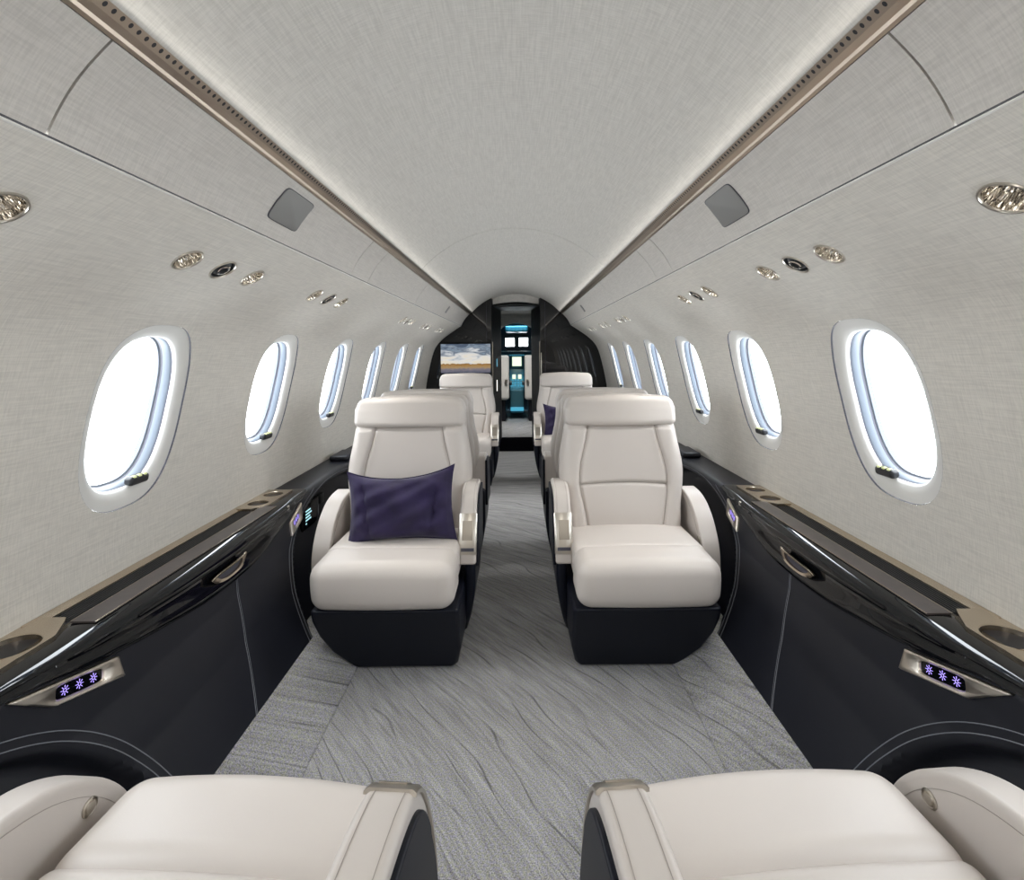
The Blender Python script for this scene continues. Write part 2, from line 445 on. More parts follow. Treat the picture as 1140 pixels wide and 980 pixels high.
# ------------------------------------------------------------------ ceiling, valances, rails
R0 = .6785; CZ = .68-R0
def arch(x, dr=0): return CZ+math.sqrt(max(0, (R0+dr)**2-x*x))
XR = .502
def ceil_panel(name, y0, y1, x=XR, th=.02):
    n = 40; a = math.asin(x/R0); rows = []
    top = [(R0*math.sin(-a+2*a*k/n), ZC+CZ+R0*math.cos(-a+2*a*k/n)) for k in range(n+1)]
    out = [(px*(1+th/R0), ZC+CZ+(pz-ZC-CZ)*(1+th/R0)) for px, pz in top][::-1]
    ny = max(1, int((y1-y0)/.1))
    rows = [[(px, y0+(y1-y0)*i/ny, pz) for px, pz in top+out] for i in range(ny+1)]
    return struct(mesh(name, *loft(rows), 'ceil'))
ceil_panel('ceiling', Y_AFT, 2.746)
ceil_panel('ceiling_forward', 2.752, Y_FWD)
ceil_panel('ceiling_backing', 2.6, 2.9, XR, .03).location.z = .022
ceil_panel('ceiling_doorway', Y_FWD, 6.02, .30)
for i, sd in enumerate((-1, 1)):
    # bronze rail with a perforated upper lip, dark slot behind
    sec = [(.500, .4605), (.5135, .4475), (.5245, .4425), (.527, .4375), (.5325, .4345), (.548, .455), (.505, .475)]
    me_rows = []
    g = G()
    ny = 60
    for j in range(ny+1):
        y = Y_AFT+(Y_FWD-Y_AFT)*j/ny
        me_rows.append([(sd*a, y, ZC+c) for a, c in sec])
    o = mesh('trim_%d' % (i+1), *grid(me_rows, False), 'rail', smooth=False); struct(o)
    uv = o.data.uv_layers.new(name='UVMap')
    acc = [0]
    for k in range(1, len(sec)): acc.append(acc[-1]+math.hypot(sec[k][0]-sec[k-1][0], sec[k][1]-sec[k-1][1]))
    for p in o.data.polygons:
        for li in p.loop_indices:
            vi = o.data.loops[li].vertex_index
            r, c = divmod(vi, len(sec)); uv.data[li].uv = (Y_AFT+(Y_FWD-Y_AFT)*r/ny, acc[c])
    # dark shadow gap strip behind the valance edges
    V, F = grid([[(sd*a, y, ZC+c) for a, c in ((.530, .455), (.545, .434), (.60, .370), (.640, .315), (.66, .30))] for y in (Y_AFT, Y_FWD)])
    struct(mesh('trim_%d' % (i+3), V, F, 'darkgap'))
    def vp(t, d=0):  # valance surface, t 0..1
        x = .5345+(.626-.5345)*t+.007*math.sin(PI*t); z = .4345+(.306-.4345)*t+.005*math.sin(PI*t)
        return x-.0*d, z
    cuts = [Y_AFT, .69, 1.945, 2.165, 3.15, 4.62, Y_FWD]
    for c in range(len(cuts)-1):
        y0, y1 = cuts[c]+.002, cuts[c+1]-.002
        secp = []
        for k in range(11):
            x, z = vp(k/10); secp.append((x, z))
        secp = [(secp[0][0]+.010, secp[0][1]+.012)]+secp+[(secp[-1][0]+.004, secp[-1][1]+.002), (secp[-1][0]+.012, secp[-1][1]+.012)]
        ny = max(1, int((y1-y0)/.1))
        rows = [[(sd*a, y0+(y1-y0)*j/ny, ZC+z) for a, z in secp] for j in range(ny+1)]
        o = mesh('wall_valance_panel', *loft(rows), 'valance'); struct(o)
    # seam bead between valance and wall
    struct(mesh('trim_%d' % (i+5), *tube([(sd*.6285, Y_AFT+(Y_FWD-Y_AFT)*k/20, ZC+.3015) for k in range(21)], .0022, 8), 'white'))
    # speaker grille
    def spk(yc, hy, t0, t1, mat, name, label, cat):
        g = G(); rows = []
        M = 40; tc_ = (t0+t1)/2; th = (t1-t0)/2
        def ring(f, d):
            r = []
            for k in range(M):
                e = sup(hy*f, th*f, 9, 2*PI*k/M); x, z = vp(tc_+e[1]); r.append((sd*(x-d*.8), yc+e[0], ZC+z-d*.6))
            return r
        root = mesh(name, *loft([ring(1.0, -.002), ring(1.0, .0025), ring(.98, .0035)]), 'grey'); tag(root, label, cat)
        rr = [ring(1.04, .0005), ring(1.04, .0015), ring(1.0, .0018)]
        mesh('surround', *grid(rr, True), 'gasket', root)
    spk(1.335, .080, .14, .72, 'grey', 'speaker_grille', 'grey square speaker grille set in the %s overhead panel' % SIDE[sd], 'speaker')
    spk(4.35, .030, .3, .72, 'grey', 'sensor_cover', 'small grey rectangular cover in the %s overhead panel near the bulkhead' % SIDE[sd], 'cover')

# ------------------------------------------------------------------ floor
def planegrid(x0, x1, y0, y1, z, name, mat):
    return struct(mesh(name, [(x0, y0, z), (x1, y0, z), (x1, y1, z), (x0, y1, z)], [(0, 1, 2, 3)], mat))
g = G(); g.add(*box(-1.0, 1.0, Y_AFT, 5.70, -.03, 0)); struct(g.obj('floor', ['carpet'], smooth=False))
g = G(); g.add(*box(-.6, .6, 5.70, 6.62, -.03, 0.003)); struct(g.obj('floor_threshold', ['matteblack'], smooth=False))
g = G(); g.add(*box(-.8, .8, 6.62, 9.6, -.03, 0.006)); struct(g.obj('floor_forward', ['carpet'], smooth=False))
for sd in (-1, 1):
    sec = [(.566, -.004), (.5685, .006), (.580, .015), (.64, .058), (.70, .103), (.716, .116), (.80, .13), (.80, -.01), (.56, -.01)]
    rows = [[(sd*a, Y_AFT+(Y_FWD-Y_AFT)*j/40, c) for a, c in sec] for j in range(41)]
    o = struct(bev(mesh('baseboard_'+SIDE[sd], *loft(rows), 'carpet', smooth=False), .004, 2)); o.data.transform(Matrix.Translation((0, .37*sd+2, 0))); o.location.y = -(.37*sd+2)

# ------------------------------------------------------------------ navy side panels with seat recesses
LZ = [-.583, -.588, -.60, -.66, -.74, -.86, -1.015, -1.05]
LX = [.900, .888, .878, .868, .850, .802, .722, .705]
ARCH = [(.45, .66, .51), (2.44, .65, .53), (4.84, .65, .53)]
def arch_val(y, dz):
    v = 9
    for c, a, b in ARCH:
        q = (abs(y-c)/a)**2.5+(max(0, dz+1.13)/b)**2.5
        v = min(v, q**(1/2.5))
    return v
def leather_x(y, dz, rec=True):
    x = lin(dz, LZ[::-1], LX[::-1])
    if rec:
        v = arch_val(y, dz); t = min(1, max(0, (1.0-v)/.05)); t = t*t*(3-2*t); x += .055*t
    return x
for sd in (-1, 1):
    zs = [-.583-.467*k/64 for k in range(65)]
    ny = int((Y_FWD-Y_AFT)/.0125)
    rows = []
    for j in range(ny+1):
        y = Y_AFT+(Y_FWD-Y_AFT)*j/ny
        rows.append([(sd*1.045, y, ZC-.584)]+[(sd*.98, y, ZC-.5835), (sd*.92, y, ZC-.583)]+[(sd*leather_x(y, dz), y, ZC+dz) for dz in zs])
    V, F = grid(rows)
    g = G(); g.add(V, F)
    for c, a, b in ARCH:
        for f in (1.018, 1.045):
            pts = []
            for k in range(90):
                t = PI*k/89
                y = c+a*f*math.copysign(abs(math.cos(t))**(2/2.5), math.cos(t)); dz = -1.13+b*f*abs(math.sin(t))**(2/2.5)
                if -1.03 < dz < -.588 and y < Y_FWD-.02: pts.append((sd*(leather_x(y, dz, False)-.0004), y, ZC+dz))
            cur = []
            for p_ in pts:
                if cur and (Vector(p_)-Vector(cur[-1])).length > .12:
                    g.add(*tube(cur, .0011, 5), 1); cur = []
                cur.append(p_)
            if len(cur) > 2: g.add(*tube(cur, .0011, 5), 1)
    for yb in (1.56, 3.96):
        pts = []
        for k in range(25):
            t = k/24; y = yb-.06*t-.10*t*t; dz = -.66-.36*t
            pts.append((sd*(leather_x(y, dz, False)-.0004), y, ZC+dz))
        g.add(*tube(pts, .0010, 5), 1)
        g.add(*tube([(p[0], p[1]+.007, p[2]) for p in pts], .0006, 5), 1)
    struct(g.obj('wall_lower_'+SIDE[sd], ['navy', 'navystitch']))

# ------------------------------------------------------------------ glossy side ledges
BY = [.60, .74, .888, 1.07, 1.25, 1.40, 1.55, 1.70, 1.87, 2.05, 2.12, 2.16]
BZ = [-.586, -.588, -.602, -.645, -.672, -.688, -.692, -.680, -.640, -.598, -.589, -.586]
def bz(y):
    # smooth interpolation of the drawer's lower edge
    pts = list(zip(BY, BZ)); 
    for i in range(len(BY)-1):
        if BY[i] <= y <= BY[i+1]:
            t = (y-BY[i])/(BY[i+1]-BY[i]); p0 = BZ[max(0, i-1)]; p1 = BZ[i]; p2 = BZ[i+1]; p3 = BZ[min(len(BZ)-1, i+2)]
            return .5*((2*p1)+(p2-p0)*t+(2*p0-5*p1+4*p2-p3)*t*t+(3*p1-p0-3*p2+p3)*t**3)
    return -.586
# (inboard offset from the leather plane, fraction of the drop)
LSEC = [(.000, 0.0), (.010, .02), (.017, .08), (.0195, .16), (.019, .26), (.015, .345), (.006, .37), (.001, .40), (.000, .48), (.003, .60), (.009, .72), (.013, .84), (.012, .93), (.004, 1.0)]
def ledge(sd, y_off, label):
    root = empty('side_ledge', (sd*.95, 1.40+y_off, ZC-.583)); o0 = Vector((sd*.95, 1.40, ZC-.583))
    def Q(x, y, dz): return Vector((sd*x, y, ZC+dz))-o0
    rows = []
    ny = 90
    for j in range(ny+1):
        y = .64+(2.15-.64)*j/ny; drop = -.578-bz(y); sc = min(1, drop/.105)**.7
        sec = [Q(1.00, y, -.60), Q(.962, y, -.5795), Q(.93, y, -.578), Q(.903, y, -.578)]
        for off, fr in LSEC:
            dz = -.579-fr*drop; base = leather_x(y, dz-.002, False)-.0035
            sec.append(Q(min(base, .897)-off*sc*(.95), y, dz))
        sec.append(Q(.90, y, -.578-drop)); sec.append(Q(.97, y, -.63))
        rows.append(sec)
    mesh('body', *loft(rows), 'gloss', root)
    # veneer lid on the flat top
    bev(mesh('lid', *((lambda vf: ([Q(*v) for v in vf[0]], vf[1]))(box(.9005, .955, 1.085, 1.90, -.5785, -.5745))), 'walnut', root), .0012, 2)
    lg = G()
    for xx in (.9002, .9555): lg.add(*tube([Q(xx, 1.085+(1.9-1.085)*k/4, -.5752) for k in range(5)], .0008, 5))
    lg.obj('lid_edging', ['bronze'], root)
    # ribbed grille strip
    g = G()
    V, F = box(.962, 1.018, 1.10, 1.86, -.592, -.588); g.add([Q(*v) for v in V], F)
    for k in range(7):
        x = .966+.008*k
        V, F = box(x, x+.003, 1.10, 1.86, -.588, -.581); g.add([Q(*v) for v in V], F)
    g.obj('grille', ['darkplastic'], root, smooth=False)
    sec = [(1.018, -.588), (1.019, -.578), (1.028, -.574), (1.037, -.570), (1.037, -.590)]
    bev(mesh('edge_strip', *loft([[Q(a, y, c) for a, c in sec] for y in (1.06, 1.30, 1.60, 1.90)]), 'bronze', root, smooth=False), .001, 2)
    # seam clips
    for yy in (1.105, 1.93):
        g = G()
        for q in (0, .009):
            V, F = rbox((0, 0, 0), (.0035, .0022, .008), .002, (1, 1, 1), 2)
            drop = -.578-bz(yy); g.add([Q(.8705+v[0]+.002, yy+q+v[1], -.585-.17*drop+v[2]) for v in V], F)
        g.obj('seam_clip', ['nickel'], root)
    # D-shaped pull handle
    pts = []
    yc = 1.50
    out = [(-.085, -.002), (-.060, -.020), (-.015, -.030), (.04, -.030), (.072, -.020), (.088, .010), (.06, .006), (.0, .004), (-.05, .003)]
    inn = [(-.058, -.004), (-.040, -.016), (-.010, -.0235), (.035, -.0235), (.060, -.016), (.066, .000), (.04, -.001), (.0, -.002), (-.035, -.002)]
    def sp(l): return [p for p in spline([(*p, 0) for p in l+[l[0]]], 4)][:-1]
    oo, ii = sp(out), sp(inn)
    def hp(p, d):
        dz = -.636+p.y; return Q(.8535-d, yc+p.x*1.05, dz)
    rows = [[hp(p, 0) for p in oo], [hp(p, .006) for p in oo], [hp(p, .007) for p in [o_*.9+i_*.1 for o_, i_ in zip(oo, ii)]], [hp(p, .006) for p in ii], [hp(p, -.004) for p in ii]]
    mesh('handle', *grid(rows, True), 'bronze', root)
    mesh('handle_recess', [hp(p, -.002) for p in ii], [tuple(range(len(ii)))], 'gasket', root, smooth=False)
    return tag(root, label, 'side ledge', 'glossy side ledges along the cabin walls')
def flat_ring(x0, x1, y0, y1, holes):
    pass
def cup_plate(sd, y0, y1, cups, r, label, tipdir):
    """bronze plate with two cup wells set flush in the ledge; the outline tapers to a tip"""
    xc = .988
    root = empty('cup_holder', (sd*xc, (y0+y1)/2, ZC-.577)); o0 = Vector(root.location)
    def Q(x, y, dz): return Vector((sd*x, y, ZC+dz))-o0
    # each half of the plate is an annulus around one cup
    g = G(); half = []
    mid = (y0+y1)/2; M = 48
    for cy in cups:
        a, b = (y0, mid) if cy < mid else (mid, y1)
        tip = (tipdir > 0 and b == y1) or (tipdir < 0 and a == y0)
        def outer(t):
            c, s = math.cos(t), math.sin(t)
            hx, hy0, hy1 = .053, cy-a, b-cy
            k = max(abs(c)/hx, abs(s)/(hy1 if s > 0 else hy0)); x, y = c/k, s/k
            if tip and x < 0:
                lim = (b-cy) if tipdir > 0 else (cy-a); f = (y*tipdir)/lim
                if f > .35: x *= 1-.75*(f-.35)/.65
            return xc+x, cy+y
        ro = [outer(2*PI*k/M) for k in range(M)]
        rows = [[Q(x, y, -.584) for x, y in ro], [Q(x, y, -.5725) for x, y in ro]]
        rows.append([Q(xc+(r+.002)*math.cos(2*PI*k/M), cy+(r+.002)*math.sin(2*PI*k/M), -.5720) for k in range(M)])
        rows.append([Q(xc+r*math.cos(2*PI*k/M), cy+r*math.sin(2*PI*k/M), -.574) for k in range(M)])
        g.add(*grid(rows, True))
    g.obj('plate', ['bronze'], root, smooth=False)
    for cy in cups:
        def ring(rr, dz): return [Q(xc+rr*math.cos(2*PI*k/M), cy+rr*math.sin(2*PI*k/M), dz) for k in range(M)]
        V, F = grid([ring(r, -.574), ring(r*.97, -.60), ring(r*.95, -.635), ring(.001, -.636)], True)
        mesh('cup_well', V, F, 'bronze', root)
    tag(root, label, 'cup holder', 'bronze cup holder plates in the side ledges')
for sd in (-1, 1):
    s_ = SIDE[sd]
    ledge(sd, 0, 'glossy black ledge with bronze pull along the %s wall nearest the camera' % s_)
    ledge(sd, 2.40, 'glossy black side ledge along the %s wall beyond the middle seats' % s_)
    cup_plate(sd, .80, 1.10, (.86, .99), .046, 'bronze cup holder plate at the rear end of the %s ledge, nearest the camera' % s_, 1)
    cup_plate(sd, 1.86, 2.12, (1.935, 2.055), .036, 'bronze twin cup holder plate at the far end of the nearest %s ledge' % s_, -1)

# ------------------------------------------------------------------ light switch plates
def on_leather(sd, y, dz, d): return Vector((sd*(leather_x(y, dz, False)-d), y, ZC+dz))
def star(c, r, u, v, nrm):
    g = G()
    for k in range(8):
        a = 2*PI*k/8; dr = u*math.cos(a)+v*math.sin(a)
        g.add(*tube([c+dr*r*.55, c+dr*r], r*.055, 4))
    g.add(*tube([c+(u*math.cos(2*PI*k/12)+v*math.sin(2*PI*k/12))*r*.36 for k in range(12)], r*.055, 4, True))
    return g
def switch(sd, corners, label):
    """corners (y,dz): upper far, lower far, lower near, upper near -> bronze plate, black button field, three sun icons"""
    cy = sum(c[0] for c in corners)/4; cz = sum(c[1] for c in corners)/4
    root = empty('light_switch', on_leather(sd, cy, cz, 0)); o0 = Vector(root.location)
    C = [Vector((c[0], c[1], 0)) for c in corners]
    def lerp(u, v): return (C[0]*(1-u)+C[3]*u)*(1-v)+(C[1]*(1-u)+C[2]*u)*v
    def outline(ins, n=10):
        o = []
        E = [lerp(ins, ins*1.6), lerp(1-ins, ins*1.6), lerp(1-ins, 1-ins*1.6), lerp(ins, 1-ins*1.6)]
        for i in range(4):
            a, b = E[i], E[(i+1) % 4]
            for k in range(n): o.append(a+(b-a)*(.03+.94*k/(n-1)))
        return o
    def pl(pts, d): return [on_leather(sd, p.x, p.y, d)-o0 for p in pts]
    o1, o2 = outline(0), outline(.035)
    # plate with inner hole = capsule
    ca, cb = lerp(.24, .50), lerp(.76, .48)
    ax = (cb-ca); L_ = ax.length; u = ax/L_; v = Vector((-u.y, u.x, 0)); hw = (C[0]-C[1]).length*.27
    mid = (ca+cb)/2
    def cap(f):
        o = []
        ref = outline(0)
        for p in ref:
            q = p-mid; t = math.atan2(q.dot(v)/hw, q.dot(u)/(L_/2)); e = sup(L_/2+f, hw+f, 5, t); o.append(mid+u*e[0]+v*e[1])
        return o
    mesh('plate', *grid([pl(o1, 0), pl(o1, .006), pl(o2, .009), pl(cap(.003), .009), pl(cap(.0), .006), pl(cap(0), .001)], True), 'nickelb' if 'nickelb' in MT else 'bronze', root)
    mesh('button_field', pl(cap(0), .0035), [tuple(range(40))], 'gloss', root, smooth=False)
    for f in (.2, .5, .8):
        c = ca+(cb-ca)*f
        p0 = on_leather(sd, c.x, c.y, .0045)-o0
        pu = (on_leather(sd, c.x+u.x*.01, c.y+u.y*.01, .0045)-o0-p0).normalized(); pv = (on_leather(sd, c.x+v.x*.01, c.y+v.y*.01, .0045)-o0-p0).normalized()
        star(p0, hw*.70, pu, pv, None).obj('sun_icon', ['icon'], root, smooth=False)
    tag(root, label, 'light switch', 'bronze three-button switch plates on the navy side panels')
MT['nickelb'] = simple('brushed_nickel', (.70, .64, .56), .32, 1.0)
for sd in (-1, 1):
    s_ = SIDE[sd]
    switch(sd, [(1.100, -.658), (1.105, -.705), (.945, -.662), (.868, -.602)], 'nickel switch plate with violet sun icons under the nearest cup holder, %s wall' % s_)
    switch(sd, [(1.935, -.652), (1.925, -.700), (2.035, -.668), (2.050, -.605)], 'small bronze switch plate on the navy panel beside the %s facing seat' % s_)
# information display inside the left seat recess
def display():
    root = empty('control_display', (-.905, 2.20, ZC-.70)); 
    g = G(); g.add(*rbox((0, 0, 0), (.012, .085, .055), .006, (1, 4, 4), 2)); o = g.obj('housing', ['gloss'], root)
    g = G()
    for i, (w, z) in enumerate(((.05, .025), (.06, .012), (.045, -.001), (.055, -.014), (.01, -.028))):
        g.add(*box(.0125, .0132, -.06, -.06+w, z-.003, z+.003))
    g.obj('screen_text', ['cyan'], root, smooth=False)
    g = G(); g.add(*rbox((.0, .13, .03), (.010, .022, .022), .004, (1, 1, 1), 2)); g.add(*box(.0095, .0108, .118, .142, .018, .042)); g.obj('socket', ['darkplastic'], root)
    tag(root, 'small black control display with pale text lines in the recess beside the left facing seat', 'display')
display()
for sd in (-1, 1):
    g = G(); g.add(*rbox((0, 0, 0), (.050, .10, .016), .014, (2, 6, 1), 3)); o = g.obj('ledge_cap', ['navy']); o.location = (sd*.955, 2.80, ZC-.568)
    tag(o, 'navy leather raised pad on the %s ledge behind the facing seat' % SIDE[sd], 'ledge pad')

# ------------------------------------------------------------------ seats
def prism(outline, x0, x1, name, mat, parent, bv=.01, xf=None):
    n = len(outline)
    V = [(x0, p[0], p[1]) for p in outline]+[(x1, p[0], p[1]) for p in outline]
    if xf: V = [xf(v) for v in V]
    F = [tuple(range(n)), tuple(range(n, 2*n))[::-1]]+[(i, (i+1) % n, n+(i+1) % n, n+i) for i in range(n)]
    o = mesh(name, V, F, mat, parent)
    return bev(o, bv, 4, 50)
def seam_fn(z):  # half distance of the curved vertical seams
    return sm(z, [.36, .60, .83], [.152, .183, .142])
def build_seat(name, ai, recline=.10, arm_dy=0.0, arm_dz=0.0, arm2_dy=0.0, arm2_dz=0.0, cap_top=.515, btn=0.0):
    """local frame: seat faces -y, origin on floor at the cushion/backrest line; ai = +1 when the aisle is at +x"""
    root = empty(name)
    X = lambda v: Vector((v[0]*ai, v[1], v[2]))
    # base -------------------------------------------------
    pts = [(.225, 0.0), (.243, .02), (.258, .09), (.260, .262), (-.245, .262), (-.244, .215), (-.231, .150), (-.198, .078), (-.135, .008), (-.118, 0.0)]
    rows = []
    for f in (0, .04, .5, 1):
        r = []
        for a, c in pts:
            y0 = -.262-.115*min(1, c/.25); y1 = .10
            ins = .012 if f == 0 else 0
            yy = y0+(y1-y0)*f
            r.append(X((a*(1-ins*1.0), yy, c)))
        rows.append(r)
    bev(mesh('base', *loft(rows), 'navybase', root, smooth=False), .012, 3)
    # piping between base and cushion
    # cushion ----------------------------------------------
    def fb(v):
        x, y, z = v
        z += .012*(1-(x/.255)**2)*(1 if z > .33 else 0)
        if z < .34: y += .018*(.34-z)/.09
        y -= .012*(1-(x/.26)**2)
        return X((x, y, z))
    g = G(); g.add(*rbox((0, -.305, .338), (.245, .095, .082), .050, (16, 4, 3), 6, fb))
    g.obj('seat_bolster', ['leather'], root)
    def fp(v):
        x, y, z = v
        if z > .36: z += .010*(1-(x/.24)**2)-.010*max(0, (y+.25)/.3)
        return X((x, y, z))
    g = G(); g.add(*rbox((0, -.09, .352), (.240, .155, .064), .024, (14, 10, 2), 4, fp))
    g.obj('seat_cushion', ['leather'], root)
    # backrest ---------------------------------------------
    rk = recline
    def yb(z): return rk*((z-.38)/.57)+.0
    def fback(v):
        x, y, z = v
        w = sm(z, [.36, .46, .62, .82, .95], [.232, .244, .268, .240, .222])/.25
        front = y < 0
        xx = x*w
        d = 0.0
        d += sm(z, [.795, .812], [0, .014]) if y < -.02 else 0
        if y < -.045:
            e = abs(xx)-seam_fn(z)
            if z < .85:
                d += .011*math.exp(-(e/.006)**2)
                d += -.010*(1/(1+math.exp(-e/.012)))*(1 if z < .84 else 0)
                zl = .573+.008*(1-(xx/.18)**2)
                if abs(xx) < seam_fn(z)+.004: d += .010*math.exp(-((z-zl)/.006)**2)
            d -= .010*math.exp(-((z-.46)/.08)**2)*(1-(xx/.27)**2)
        # rounded wings: edges fall back
        d += .030*max(0, abs(xx)/.27-.72)**2/.08 if front else 0
        return X((xx, y+.055+d+yb(z), z))
    g = G(); g.add(*rbox((0, 0, .628), (.25, .058, .280), .042, (90, 2, 90), 5, fback))
    # seam threads
    for sg in (-1, 1):
        pts = []
        for k in range(40):
            z = .40+(.815-.40)*k/39; xx = sg*seam_fn(z); y = -.058+.055+.009-.004+yb(z)-.010*math.exp(-((z-.46)/.08)**2)*(1-(xx/.27)**2)
            pts.append(X((xx, y, z)))
        g.add(*tube(pts, .0012, 5), 1)
    pts = []
    for k in range(30):
        xx = -.178+.356*k/29; z = .573+.008*(1-(xx/.18)**2)
        pts.append(X((xx, -.058+.055+.0045+yb(z), z)))
    g.add(*tube(pts, .0012, 5), 1)
    g.obj('backrest', ['leather', 'seam'], root)
    # headrest ----------------------------------------------
    def fh(v):
        x, y, z = v
        w = sm(z, [.83, .88, .96], [1.0, 1.0, .93])
        y2 = y+.020*(x/.25)**2*(1 if y < .02 else 0)+yb(z)
        return X((x*w, y2, z-.010*(x/.24)**2*(1 if z > .9 else 0)))
    g = G(); g.add(*rbox((0, .034, .876), (.238, .060, .064), .026, (20, 3, 6), 6, fh))
    g.obj('headrest', ['leather'], root)
    def fs(v):
        x, y, z = v; w = sm(z, [.3, .62, .85], [.236, .255, .225])/.24
        return X((x*w, y+yb(z), z-.010*(x/.24)**2))
    g = G(); g.add(*rbox((0, .115, .648), (.235, .040, .275), .034, (10, 2, 14), 5, fs))
    g.obj('back_shell', ['leather'], root)
    # aisle-side navy panel ---------------------------------
    def fa(v):
        x, y, z = v
        t = max(0, (.26-z)/.26); x2 = x-.055*t**1.6
        return X((x2, y+.05*max(0, (z-.3)/.3)+.10*t**2*(1 if y < -.02 else 0), z))
    g = G(); g.add(*rbox((.278, -.01+arm_dy*.9, .225), (.020, .155, .195), .016, (1, 10, 12), 4, fa))
    g.obj('side_panel', ['navybase'], root)
    # aisle arm ---------------------------------------------
    oc = spline([(.11, .585, 0), (.02, .586, 0), (-.045, .578, 0), (-.085, .555, 0), (-.118, .505, 0), (-.145, .44, 0), (-.162, .375, 0), (-.168, .325, 0)], 5)
    ol = [(p.x+arm_dy, p.y+arm_dz) for p in oc]+[(-.10+arm_dy, .318+arm_dz), (.11+arm_dy, .40+arm_dz)]
    arm = prism(ol, .237, .301, 'armrest', 'leather', root, .012, X)
    ck = [p for p in oc if p.y > .33]
    cheek = [(p.x+.010+arm_dy+(.004 if i > 20 else 0), p.y-.019+arm_dz) for i, p in enumerate(ck)]+[(-.10+arm_dy, .315+arm_dz), (.11+arm_dy, .33+arm_dz)]
    prism(cheek, .298, .309, 'arm_cheek', 'navybase', arm, .004, X)
    g = G()
    for xx in (.250, .289): g.add(*tube([X((xx, p.x+arm_dy-.0005, p.y+arm_dz+.0003)) for p in oc if p.y > .50], .0006, 4))
    g.obj('stitching', ['seam'], arm)
    # metal cap following the sloping front
    cap_i = [p for p in oc if .355 < p.y < cap_top]
    def nrm(i):
        a = cap_i[max(0, i-1)]; b = cap_i[min(len(cap_i)-1, i+1)]; t = (b-a).normalized(); return Vector((t.y, -t.x, 0)) if t.y < 0 and False else Vector((-abs(t.y), abs(t.x), 0))
    rows = []
    for i, p in enumerate(cap_i):
        nn = nrm(i); a = p+nn*.0035; b = p-nn*.004
        r = []
        for (xx, q) in ((.2345, b), (.2345, p), (.240, a), (.298, a), (.3035, p), (.3035, b)):
            r.append(X((xx, q.x+arm_dy, q.y+arm_dz)))
        rows.append(r)
    pl = mesh('metal_plate', *loft(rows), 'nickel', arm)
    rows = []
    sub = cap_i[2:-4]
    for i, p in enumerate(sub):
        nn = nrm(i+2); a = p+nn*.0052; b = p-nn*.001
        rows.append([X((xx, q.x+arm_dy, q.y+arm_dz)) for xx, q in ((.246, b), (.248, a), (.286, a), (.288, b))])
    mesh('latch_pad', *loft(rows), 'latch', arm)
    rows = [[X((xx, q.x+arm_dy, q.y+arm_dz)) for xx, q in ((.244, p-nrm(len(cap_i)-3)*.001), (.244, p+nrm(len(cap_i)-3)*.0048), (.294, p+nrm(len(cap_i)-3)*.0048), (.294, p-nrm(len(cap_i)-3)*.001))] for p in cap_i[-3:-1]]
    mesh('latch_slot', *loft(rows), 'gasket', arm)
    # wall-side arm ------------------------------------------
    oc2 = spline([(.14, .536, 0), (.06, .532, 0), (-.01, .512, 0), (-.075, .468, 0), (-.122, .410, 0), (-.146, .350, 0), (-.150, .285, 0)], 5)
    ol = [(p.x+arm2_dy, p.y+arm2_dz) for p in oc2]+[(.14+arm2_dy*.3, .28), (.14+arm2_dy*.3, .53+arm2_dz)]
    arm2 = prism(ol, -.262, -.330, 'armrest', 'leather', root, .014, X)
    g = G(); g.add(*tube([X((-.2615, p.x+arm2_dy+.018, p.y+arm2_dz-.016)) for p in oc2[2:-3]], .0006, 4)); g.obj('stitching', ['seam'], arm2)
    c = Vector((-.262, -.105+arm2_dy+btn, .392+arm2_dz+btn*.9))
    def disc(r, d): return [X((c.x+d, c.y+r*math.cos(2*PI*k/24), c.z+r*math.sin(2*PI*k/24))) for k in range(24)]
    mesh('recline_button', *loft([disc(.014, -.002), disc(.014, .002), disc(.0115, .003), disc(.010, .001), disc(.009, .001), disc(.008, .0035), disc(.001, .004)]), 'nickel', arm2)
    g = G(); g.add(*rbox((-.285, .0+arm_dy, .20), (.022, .135, .10), .014, (1, 6, 5), 3, X)); g.obj('outer_panel', ['navybase'], root)
    return root
def place(root, x, y, rz):
    root.location = (x, y, 0.001); root.rotation_euler = (0, 0, rz)
    return root
SG = 'pale leather club seats'
s_l = build_seat('club_seat', 1); s_r = build_seat('club_seat', -1)
place(s_l, -.447, 2.06, 0); tag(s_l, 'pale leather club seat facing the camera on the left with a violet pillow', 'seat', SG)
place(s_r, .457, 2.06, 0); tag(s_r, 'pale leather club seat facing the camera on the right, cushion empty', 'seat', SG)
c = copy_tree(s_l); place(c, .454, 2.73, PI); tag(c, 'pale leather seat facing away on the right, back to back with the empty facing seat', 'seat', SG)
c = copy_tree(s_r); place(c, -.454, 2.73, PI); tag(c, 'pale leather seat facing away, back to back with the seat holding the violet pillow', 'seat', SG)
c = copy_tree(s_l); place(c, -.454, 4.44, 0); tag(c, 'far pale leather seat on the left, below the wall screen', 'seat', SG)
c = copy_tree(s_r); place(c, .454, 4.44, 0); tag(c, 'far pale leather seat on the right holding the half hidden violet pillow', 'seat', SG)
n_l = build_seat('club_seat', -1, .40, -.15, -.002, -.28, -.030, .578, .055); n_r = build_seat('club_seat', 1, .40, -.15, -.002, -.28, -.030, .578, .055)
place(n_l, -.43, .45, PI-math.radians(4)); tag(n_l, 'pale leather seat seen from above at the bottom left, only cushion and arms in view', 'seat', SG)
place(n_r, .43, .45, PI+math.radians(4)); tag(n_r, 'pale leather seat seen from above at the bottom right, only cushion and arms in view', 'seat', SG)

